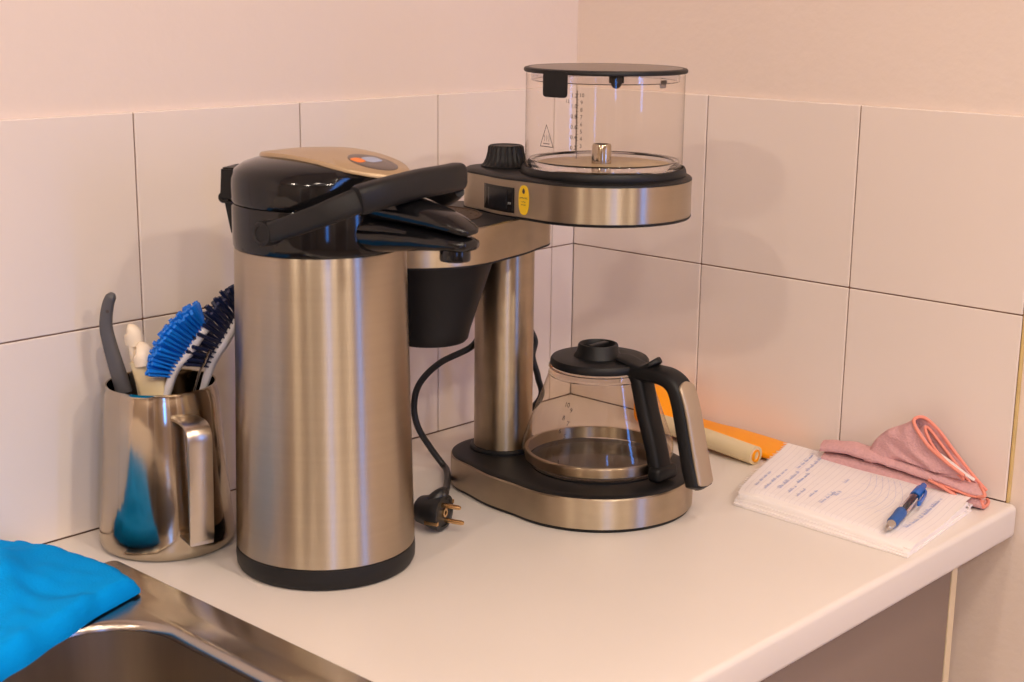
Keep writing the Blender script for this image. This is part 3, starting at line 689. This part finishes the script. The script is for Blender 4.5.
def stroke(P, w, fn):
    for (a, b), (c, d_) in zip(P, P[1:]):
        L1 = math.hypot(c-a, d_-b) or 1; nx, ny = -(d_-b)/L1*w/2, (c-a)/L1*w/2
        V_ = [bm.verts.new(fn(x, y)) for x, y in ((a-nx, b-ny), (c-nx, d_-ny), (c+nx, d_+ny), (a+nx, b+ny))]; bm.faces.new(V_)
T0 = lambda x, y: cyl_pt(TX, TY, .0788, -.0660+x, .3790+y, ACAM)
stroke([(-.009, -.010), (.009, -.010), (0, .011), (-.009, -.010)], .0007, T0)
for k in range(3): stroke([(-.0025+.0022*k, -.004), (-.0035+.0022*k, -.001), (-.0020+.0022*k, .001), (-.0030+.0022*k, .004)] if False else [(-.003+.003*k, -.005), (-.0022+.003*k, -.002), (-.003+.003*k, .001)], .0005, T0)
stroke([(-.0045, -.0072), (.0045, -.0072)], .0008, T0)
o = obj('scale_print', bm, MT['ink'], None, 0, False); world_child(o, tk)
# power cord and plug
cd = empty('power_cord', (-.30, -.118, .02), 'black power cord looping behind the steel column down to its plug', 'power cord')
bm = B(); tube(bm, [(-.300, -.118, .012), (-.250, -.105, .020), (-.2195, -.1400, .062), (-.2230, -.1420, .090), (-.2285, -.1380, .115), (-.2255, -.1380, .135), (-.240, -.1300, .158), (-.272, -.1250, .165), (-.300, -.128, .1520), (-.3191, -.1290, .1391), (-.3426, -.1064, .1221), (-.3573, -.0905, .0994), (-.3618, -.0857, .0746), (-.3600, -.0900, .0500), (-.3490, -.0990, .0250), (-.3420, -.1100, .0080), (-.3480, -.1220, .0060), (-.3800, -.1560, .0110), (-.4300, -.2050, .0240), (-.4650, -.2370, .0370), (-.4700, -.2430, .0340)], .0036, 12, 12); obj('cable', bm, MT['rubber'], cd)
PF = Vector((.30, -.92, 0)).normalized()     # plug face normal
PC = Vector((-.4705, -.2440, .0192)); pq = PF.to_track_quat('Z', 'Y').to_matrix().to_4x4()
bm = B(); lathe(bm, [(.010, -.030), (.014, -.027), (.0165, -.016), (.0185, -.010), (.0190, -.003), (.0186, 0), (.0150, .0005), (.0145, -.001), (.003, -.001)], (0, 0), 32, True, True, matrix=Matrix.Translation(PC) @ pq, mod=lambda t, z: 1-.10*abs(math.sin(t))**6)
tube(bm, [PC+Vector((-.006, .010, .010)), PC+Vector((-.002, .007, .0155)), PC+Vector((.006, .008, .0175)), PC+Vector((.0150, .0155, .0130))], lambda t: .0080-.0035*t, 6)
plug = obj('plug', bm, MT['rubber'], cd, 50)
py = Vector((-PF.y, PF.x, 0)); tilt = (Vector((0, 0, 1))*.93 + py*-.36).normalized()
for sg in (1, -1):
    a = PC + tilt*.0095*sg; bm = B(); lathe(bm, [(.0024, -.001), (.0024, .0165), (.0018, .0188), (.0006, .0192)], (0, 0), 16, matrix=Matrix.Translation(a) @ pq); o = obj('pin', bm, MT['gold'], None); o.parent = plug
bm = B(); lathe(bm, [(.0022, -.001), (.0022, .0012), (.0046, .0012), (.0046, -.001)], (0, 0), 8, False, False, matrix=Matrix.Translation(PC) @ pq)
for sg in (1, -1):
    c_ = PC + tilt.cross(PF)*.0178*sg - PF*.006; m_ = Matrix.Translation(c_) @ pq
    g = bmesh.ops.create_cube(bm, size=1, matrix=m_ @ Matrix.Diagonal((.0035, .0035, .014, 1)))
o = obj('earth_contact', bm, MT['gold'], None, 30); o.parent = plug

# ------------------------------------------------------------------ glass jug (carafe)
GX, GY = -.2875, -.2840
cf = empty('coffee_jug', (GX, GY, .0388), 'empty glass coffee jug with black lid and handle on the hotplate', 'coffee jug')
bm = B(); gp = [(.04, .0396), (.066, .0394), (.0712, .0405), (.0745, .0435), (.0772, .0480), (.0783, .0540), (.0782, .0600), (.0765, .0660), (.0733, .0755), (.0666, .0940), (.0600, .1115), (.0550, .1255), (.0528, .1320), (.0512, .1370), (.0505, .1425)]
lathe(bm, gp, (GX, GY), 128, True, False); obj('glass_body', bm, MT['carafe'], cf, 60)
bm = B(); lathe(bm, [(.0715, .0430), (.0728, .0432), (.0755, .0450), (.0760, .0540), (.0755, .0548), (.0720, .0548), (.0715, .0430)], (0, 0), 128, False, False); o = obj('steel_band', bm, MT['steel'], None); o.location = (GX, GY, 0); world_child(o, cf)
bm = B(); lathe(bm, [(.0520, .1335), (.0528, .1350), (.0515, .1365), (.0515, .1405), (.0526, .1418), (.0518, .1430)], (GX, GY), 96, False, False); obj('neck_ring', bm, MT['clear'], cf)
# lid
bm = B()
prof = [(.0480, .1425), (.0500, .1430), (.0508, .1450), (.0505, .1490), (.0490, .1510), (.0440, .1520), (.0300, .1525)]
lathe(bm, prof, (GX, GY), 96)
lathe(bm, [(.0250, .1520), (.0245, .1535), (.0215, .1570), (.0205, .1640), (.0195, .1655), (.0180, .1655), (.0172, .1640), (.0165, .1600), (.006, .1595)], (GX-.002, GY+.001), 64)
cl = obj('lid', bm, MT['grey_black'], cf, 40)
bm = B(); box(bm, (GX-.016, GY-.0025, .1605), (GX+.012, GY+.0045, .1655), .001); o = obj('valve_bar', bm, MT['black'], None); o.parent = cl
# handle in the plane towards -y
def CP(rho, z, x=0): return Vector((GX+x, GY-rho, z))
def ribbon(bm, pts, w, th, n=8, wf=None, tf=None):
    path = catmull([CP(a, b) for a, b in pts], n); N_ = len(path); loops = []
    for i, p_ in enumerate(path):
        t = (path[min(i+1, N_-1)]-path[max(i-1, 0)]).normalized(); sx = Vector((1, 0, 0)); w_ = sx.cross(t); q = i/(N_-1)
        ww = w*(wf(q) if wf else 1); tt = th*(tf(q) if tf else 1)
        loops.append([p_ + sx*a + w_*b for a, b in ell(ww, tt, 20, .6)])
    loft(bm, loops)
bm = B()
ribbon(bm, [(.050, .1450), (.0560, .1330), (.0640, .1050), (.0735, .0780), (.0800, .0560), (.0830, .0460)], .0125, .0082)      # post
box(bm, (GX-.0165, GY-.0925, .0392), (GX+.0165, GY-.0770, .0545), .0045, 3)                                                    # clamp block
ribbon(bm, [(.046, .1440), (.0560, .1455), (.0720, .1465), (.0880, .1455), (.1000, .1390), (.1070, .1250), (.1120, .1080), (.1180, .0850), (.1240, .0620), (.1290, .0480), (.1310, .0400)], .0130, .0085, 10, lambda q: (1.0+.15*q)*math.sqrt(max(.12, min(1, (1-q)/.07))), lambda q: (.9+.25*q)*math.sqrt(max(.12, min(1, (1-q)/.05))))
hd_ = obj('handle', bm, MT['black'], cf, 50)
bm = B(); ribbon(bm, [(.1065, .1440), (.1120, .1360), (.1188, .1180), (.1248, .0950), (.1316, .0690), (.1366, .0510), (.1378, .0455)], .0118, .0026, 16, lambda q: math.sqrt(max(.03, 1-(1-min(1, q*7, (1-q)*7))**2)))
o = obj('handle_inlay', bm, MT['inlay'], None, 50); o.parent = hd_
bm = B(); ribbon(bm, [(.026, .1560), (.036, .1545), (.048, .1515), (.058, .1505), (.067, .1545), (.0760, .1615)], .0125, .0030, 8, lambda q: (1-.2*q)*math.sqrt(max(.1, min(1, (1-q)*9, q*9+.1)))); o = obj('lid_lever', bm, MT['grey_black'], None, 50); o.parent = cl
# print on jug
bm = B()
def prof_r(z):
    for (ra, za), (rb, zb) in zip(gp[3:], gp[4:]):
        if za <= z <= zb: return ra+(rb-ra)*(z-za)/(zb-za)
    return .05
def jp(s0, z0): return lambda x, y: (lambda z: cyl_pt(GX, GY, prof_r(z)+.0007, (s0+x)*(prof_r(z)/.07), z, ACAM))(z0+y*.95)
for k, sx in enumerate(['10', '8', '6', '4', '2']):
    add_text(bm, sx, .0070, jp(-.0430-.001*k, .1130-.0125*k)); add_text(bm, str(9-2*k), .0066, jp(-.0365-.001*k, .1085-.0125*k))
o = obj('scale_print', bm, MT['ink'], None, 0, False); world_child(o, cf)

# origins on the axes so that the brushing runs around each shape
def recentre(o, c):
    c = Vector(c); o.data.transform(Matrix.Translation(-c)); o.location = o.location + c
    for ch in o.children: ch.matrix_parent_inverse = Matrix.Translation(-c) @ ch.matrix_parent_inverse
recentre(head, (TX+.004, TY+.012, 0))
for o in cm.children:
    if o.name == 'base': recentre(o, (bb[0], bb[1], 0))
recentre(arm, (fb[0]+.01, fb[1], 0))

# ------------------------------------------------------------------ orange and cream tool by the right wall
ot = empty('kitchen_utensil', (-.03, -.25, 0), 'orange and cream plastic kitchen utensil lying along the right wall behind the glass jug', 'utensil')
bm = B()
path = catmull([(-.028, -.150, .024), (-.030, -.172, .0235), (-.034, -.200, .0115), (-.036, -.240, .0085), (-.036, -.290, .0085), (-.036, -.340, .0070), (-.036, -.372, .0036)], 10)
sweep(bm, path, lambda t: ell(.026, (.0235 if t < .12 else .0235-.0155*min(1, (t-.12)/.22)-.0045*max(0, t-.6)/.4), 28, .6)); obj('orange_body', bm, MT['orange'], ot, 50)
bm = B(); path = catmull([(-.066, -.185, .0165), (-.071, -.230, .0165), (-.075, -.275, .0150), (-.0775, -.315, .0125), (-.079, -.342, .0108)], 8)
N_ = len(path); sweep(bm, path, lambda t: ell(.0115, .0105, 24)); cg = obj('cream_grip', bm, MT['cream'], ot, 50)
bm = B(); lathe(bm, [(.0072, -.003), (.0072, .0012), (.0050, .0012), (.0046, -.001), (.0, -.001)], (0, 0), 24, True, False, matrix=Matrix.Translation((-.0789, -.3422, .0108)) @ Vector((.1, -1, 0)).to_track_quat('Z', 'Y').to_matrix().to_4x4()); o = obj('orange_end', bm, MT['orange'], None); o.parent = cg

# ------------------------------------------------------------------ note pad
PA, PB, PCc, PD = Vector((-.195, -.398, 0)), Vector((-.020, -.346, 0)), Vector((-.038, -.583, 0)), Vector((-.203, -.600, 0))
def ppos(a, v): return PA.lerp(PB, a).lerp(PD.lerp(PCc, a), v)
def ph(a, v):
    h = .0150*(1-v) + .0080*v + .0012*math.sin(a*5+v*3) + .0015*nz(a*3, v*3, 5)
    h += .0045*max(0, v-.75)*4*a                      # lifted far corner
    h -= .0030*math.exp(-(v/.07)**2)*(1-a)
    h += .003*math.exp(-((a-.0)/.06)**2)*math.sin(v*PI)*.3
    h -= .0030*max(0, 1-a/.05)
    return h
np_ = empty('notepad', (-.12, -.49, 0), 'white ruled notepad with handwriting and torn top edge on the worktop', 'notepad')
bm = B(); grid(bm, lambda a, v: (lambda p_: Vector((p_.x, p_.y, ph(a, v))))(ppos(a, v)), 40, 60, True)
obj('top_sheet', bm, MT['ruled'], np_, 60)
bm = B()      # torn perforation fringe along the A-B edge
for k in range(30):
    a = (k+.5)/30; w = .0022; L1 = random.uniform(.0025, .006)
    p_ = ppos(a, 0); dd = (PA-PD).normalized(); ss = (PB-PA).normalized(); z = ph(a, 0)
    V_ = [bm.verts.new(p_+ss*x*w+dd*y*L1+Vector((0, 0, z+zz))) for x, y, zz in ((-.7, -.1, 0), (.7, -.1, 0), (.5+random.uniform(-.2, .3), 1, -.001), (-.5, .8, -.0008))]; bm.faces.new(V_)
obj('torn_fringe', bm, MT['paper2'], np_, 0, False)
# sheets below: stack of pages, slightly displaced
def slab(name, off, zt, zb, seed, ins):
    bm = B(); nu_, nv_ = 30, 40
    def P_(a, v, top_):
        a2 = ins + a*(1-2*ins); v2 = ins*.6+v*(1-1.2*ins); p_ = ppos(a2, v2) + off
        p_.x += .0012*nz(v*6, seed); p_.y += .0012*nz(a*6, seed+3)
        h = ph(a2, v2); k_ = zt if top_ else zb
        z = h*k_ + .0006*nz(a*7, v*7, seed)*(1 if top_ else 0); 
        if a2 > .9 and v2 > .7: z = min(z, (.006+.004*(1-v2))*k_/.9)
        return Vector((p_.x, p_.y, max(z, .0004)))
    T_ = grid(bm, lambda a, v: P_(a, v, True), nu_, nv_); Bt = grid(bm, lambda a, v: P_(a, v, False), nu_, nv_)
    def br(A, C):
        for i in range(len(A)-1): bm.faces.new((A[i], A[i+1], C[i+1], C[i]))
    br(T_[0], Bt[0]); br(T_[-1], Bt[-1]); br([t[0] for t in T_], [t[0] for t in Bt]); br([t[-1] for t in T_], [t[-1] for t in Bt])
    return obj(name, bm, MT['paper2'], np_, 50)
slab('page_stack', Vector((-.0040, -.0030, 0)), .93, .62, 1, .008)
slab('page_stack', Vector((-.0110, -.0030, 0)), .60, .32, 5, .004)
slab('back_cover', Vector((-.0130, -.0040, 0)), .30, .0, 9, .0)
# folded flap hanging at the front long side
bm = B()
def flap(a, v):
    v0 = .02+.95*a; p_ = ppos(0, v0); n_ = (PA-PB).normalized()
    t = v*PI*.95; return Vector((p_.x, p_.y, 0)) + n_*(.006+.0035*math.sin(t)) + Vector((0, 0, (ph(.03, v0)*.52)*(1+math.cos(t))*.95+.0006))
grid(bm, flap, 60, 10); obj('folded_flap', bm, MT['paper2'], np_, 60)
# handwriting
bm = B()
def pw(a, v): 
    p_ = ppos(a, v); return Vector((p_.x, p_.y, ph(a, v)+.0005))
def scribble(a0, a1, v0, amp, seed, w=.00055, dv=0.0):
    rnd = random.Random(seed); a = a0
    while a < a1:
        L1 = min(a1-a, rnd.uniform(.045, .12)); P = []; n_ = int(L1/.0011); ph_ = 0; hh = .5
        for i in range(n_+1):
            if i % 6 == 0: hh = rnd.choice([.35, .4, .45, .95]); sp_ = rnd.uniform(.9, 1.25)
            ph_ += sp_*.95
            P.append((a + L1*i/n_ + .0035*math.cos(ph_), v0 + dv*(a-a0) - amp*hh*(.5+.5*math.sin(ph_))))
        stroke(P, w, pwf); a += L1 + .018
def pwf(x, y): return pw(x, y)
def stroke_uv(P, w):    # anisotropic stroke
    stroke(P, w/.2, pwf)
_w = .0021
for (a0, a1, v0, amp, sd) in ((.12, .40, .075, .018, 1), (.10, .52, .135, .02, 2), (.18, .55, .20, .026, 3), (.60, .93, .175, .024, 4), (.16, .30, .26, .02, 5), (.36, .58, .25, .022, 6), (.60, .90, .225, .022, 7), (.14, .30, .315, .02, 8), (.2, .34, .37, .016, 9), (.16, .42, .45, .026, 10), (.22, .80, .90, .026, 11)):
    scribble(a0, a1, v0, amp, sd, _w*(1.0 if sd != 6 else 1.6))
def curve2(f_, n=24): stroke([f_(i/n) for i in range(n+1)], _w*.55, pwf)
for k in range(6): curve2(lambda t, k=k: (.30+.60*t, .50+.05*k+.05*math.sin(PI*t)-.04*k*t*.5))
for k in range(5): curve2(lambda t, k=k: (.34+.12*k+.03*math.sin(PI*t), .50+.27*t))
scribble(.36, .46, .47, .025, 21, _w*.8); scribble(.62, .70, .44, .025, 22, _w*.8); scribble(.44, .52, .78, .025, 23, _w*.8)
obj('handwriting', bm, MT['penink'], np_, 0, False)

# ------------------------------------------------------------------ pen
p0, p1 = Vector((-.1985, -.5710, .0150)), Vector((-.060, -.5385, .0205))
P0p = p0; axp = (p1-p0).normalized(); PLn = .137
pen = empty('pen', p0, 'blue ballpoint pen with rubber grip lying on the notepad', 'pen')
pm = Matrix.Translation(p0) @ axp.to_track_quat('Z', 'Y').to_matrix().to_4x4()
def plathe(name, prof, m, parent=None):
    bm = B(); lathe(bm, prof, (0, 0), 32, matrix=pm); o = obj(name, bm, m, parent or pen, 40); return o
plathe('tip', [(.0006, 0), (.0012, .001), (.0022, .006), (.0028, .0065), (.0042, .016), (.0046, .018)], MT['chrome'])
plathe('grip', [(.0048, .018), (.0056, .022), (.0053, .032), (.0058, .045), (.0058, .052), (.0050, .0535)], MT['pengrip'])
plathe('barrel', [(.0048, .0535), (.0050, .055), (.0049, .100), (.0047, .1005)], MT['clear'])
plathe('ink_tube', [(.0011, .0530), (.0011, .100)], MT['penblue'])
plathe('cap', [(.0050, .100), (.0054, .101), (.0052, .122), (.0040, .128), (.0033, .1285), (.0033, .136), (.0025, .138)], MT['penblue'])
bm = B(); v_side = (axp.cross(Vector((0, 0, 1)))).normalized()
a = p0+axp*.122 + v_side*.0045; b_ = p0+axp*.086 + v_side*.0085
sweep(bm, catmull([a, a.lerp(b_, .25)+v_side*.0025, b_+v_side*.001, b_-axp*.003-v_side*.001], 5), ell(.0014, .0026, 12, .7)); obj('clip', bm, MT['penblue'], pen)

# ------------------------------------------------------------------ pink microfibre towel
tw = empty('microfibre_towel', (-.04, -.49, 0), 'pink microfibre towel with coral stitched edges crumpled against the right wall', 'towel')
def sheet(name, fn, nu_, nv_, th, m=None):
    bm = B(); grid(bm, fn, nu_, nv_); solid(bm, th); return obj(name, bm, m or MT['pink'], tw, 60)
# lower roll: spiral section in x-z swept along -y
spiral = [(-.012, .003), (-.030, .002), (-.052, .003), (-.062, .007), (-.060, .0125), (-.046, .0135), (-.030, .0120), (-.018, .015), (-.022, .0225), (-.040, .0270), (-.056, .0265), (-.066, .0245), (-.0695, .0210), (-.0670, .0185)]
def roll(v, uu):
    pts = spiral; n_ = len(pts)-1; x = uu*n_; i = min(int(x), n_-1); t = x-i
    P_ = [pts[max(0, i-1)], pts[i], pts[i+1], pts[min(n_, i+2)]]
    q = [.5*((2*P_[1][k])+(P_[2][k]-P_[0][k])*t+(2*P_[0][k]-5*P_[1][k]+4*P_[2][k]-P_[3][k])*t*t+(3*P_[1][k]-P_[0][k]-3*P_[2][k]+P_[3][k])*t**3) for k in (0, 1)]
    s_ = .45+.55*min(1, (v+.02)/.22) ; hz = (1.45-.65*v)*(.75+.25*min(1, v/.2)) + .06*nz(v*6, 3)
    y = -.400-.185*v - .010*math.sin(uu*9)*v
    return Vector((q[0]*.60-.002 - .008*max(0, v-.5), y + .006*nz(uu*5, v*4), .001+q[1]*hz+.0012*nz(v*14, uu*6)))
sheet('lower_fold', roll, 60, 80, .0024)
bm = B(); path = [roll(1.0, i/120)+Vector((0, -.0006, 0)) for i in range(121)]; sweep(bm, path, circ(.0018, 8)); obj('edge_stitching', bm, MT['coral'], tw, 60)
bm = B(); path = [roll(.78+.22*i/60, 1.0)+Vector((-.0003, 0, -.0006)) for i in range(61)]; sweep(bm, path, circ(.0015, 8)); obj('edge_stitching', bm, MT['coral'], tw, 60)
# upper hairpin loop, its rim curve H(t) and the cloth running back from it
hp = [(-.044, -.572, .0340), (-.044, -.553, .0430), (-.043, -.530, .0560), (-.042, -.514, .0720), (-.038, -.509, .0800), (-.030, -.516, .0815), (-.023, -.530, .0690), (-.019, -.547, .0490), (-.017, -.567, .0290), (-.014, -.584, .0130)]
H = catmull(hp, 8)
def hair(v, uu):
    x = uu*(len(H)-1); i = min(int(x), len(H)-2); p_ = H[i].lerp(H[i+1], x-i)
    q = p_.copy(); 
    tgt = Vector((-.030+.5*(p_.x+.030), -.440-.02*(1-uu), .020+.10*max(0, p_.z-.05)))
    q = p_.lerp(tgt, v); q.z += .010*math.sin(PI*v)*(p_.z/.08)-.006*math.sin(2*PI*v)*.6; q.x += .004*nz(v*5, uu*5)
    return q
sheet('upper_fold', hair, 40, 70, .0022)
bm = B(); sweep(bm, [p_+Vector((-.001, -.001, 0)) for p_ in H], circ(.0019, 8)); obj('edge_stitching', bm, MT['coral'], tw, 60)
hp2 = [(-.039, -.570, .028), (-.038, -.551, .040), (-.036, -.532, .054), (-.033, -.520, .069), (-.029, -.521, .071), (-.026, -.535, .056), (-.024, -.556, .034), (-.022, -.580, .010)]
H2_ = catmull(hp2, 8)
def hair2(v, uu):
    x = uu*(len(H2_)-1); i = min(int(x), len(H2_)-2); p_ = H2_[i].lerp(H2_[i+1], x-i)
    return p_.lerp(Vector((-.032, -.47, .02)), v)
sheet('inner_fold', hair2, 20, 50, .002)
bm = B(); sweep(bm, [p_+Vector((-.001, -.001, 0)) for p_ in H2_], circ(.0017, 8)); obj('edge_stitching', bm, MT['coral'], tw, 60)
for k in range(3):     # crumpled stitched corners at the right end
    q = k*.0085
    pts = [(-.046+q*.5, -.535-q*.6, .0205-k*.002), (-.049+q*.6, -.552-q*.5, .0175-k*.002), (-.047+q*.7, -.570-q*.3, .0105-k*.002), (-.038+q*.6, -.583-q*.15, .0040), (-.022, -.586, .0030)]
    bm = B(); sweep(bm, catmull(pts, 8), circ(.0017, 8)); obj('edge_stitching', bm, MT['coral'], tw, 60)
    P1_ = catmull(pts, 8); bm = B()
    grid(bm, lambda a, v: P1_[min(len(P1_)-1, int(a*(len(P1_)-1)))].lerp(Vector((-.020, -.545, .012+.004*k)), v*.9) + Vector((0, 0, .003*math.sin(PI*v))), len(P1_)-1, 8); solid(bm, .0018); obj('corner_fold', bm, MT['pink'], tw, 60)
bm = B(); sweep(bm, catmull([(-.034, -.536, .0480), (-.036, -.552, .0420), (-.037, -.570, .0335), (-.035, -.580, .0285)], 6), ell(.0026, .0014, 10)); obj('hanging_loop', bm, MT['tag'], tw)
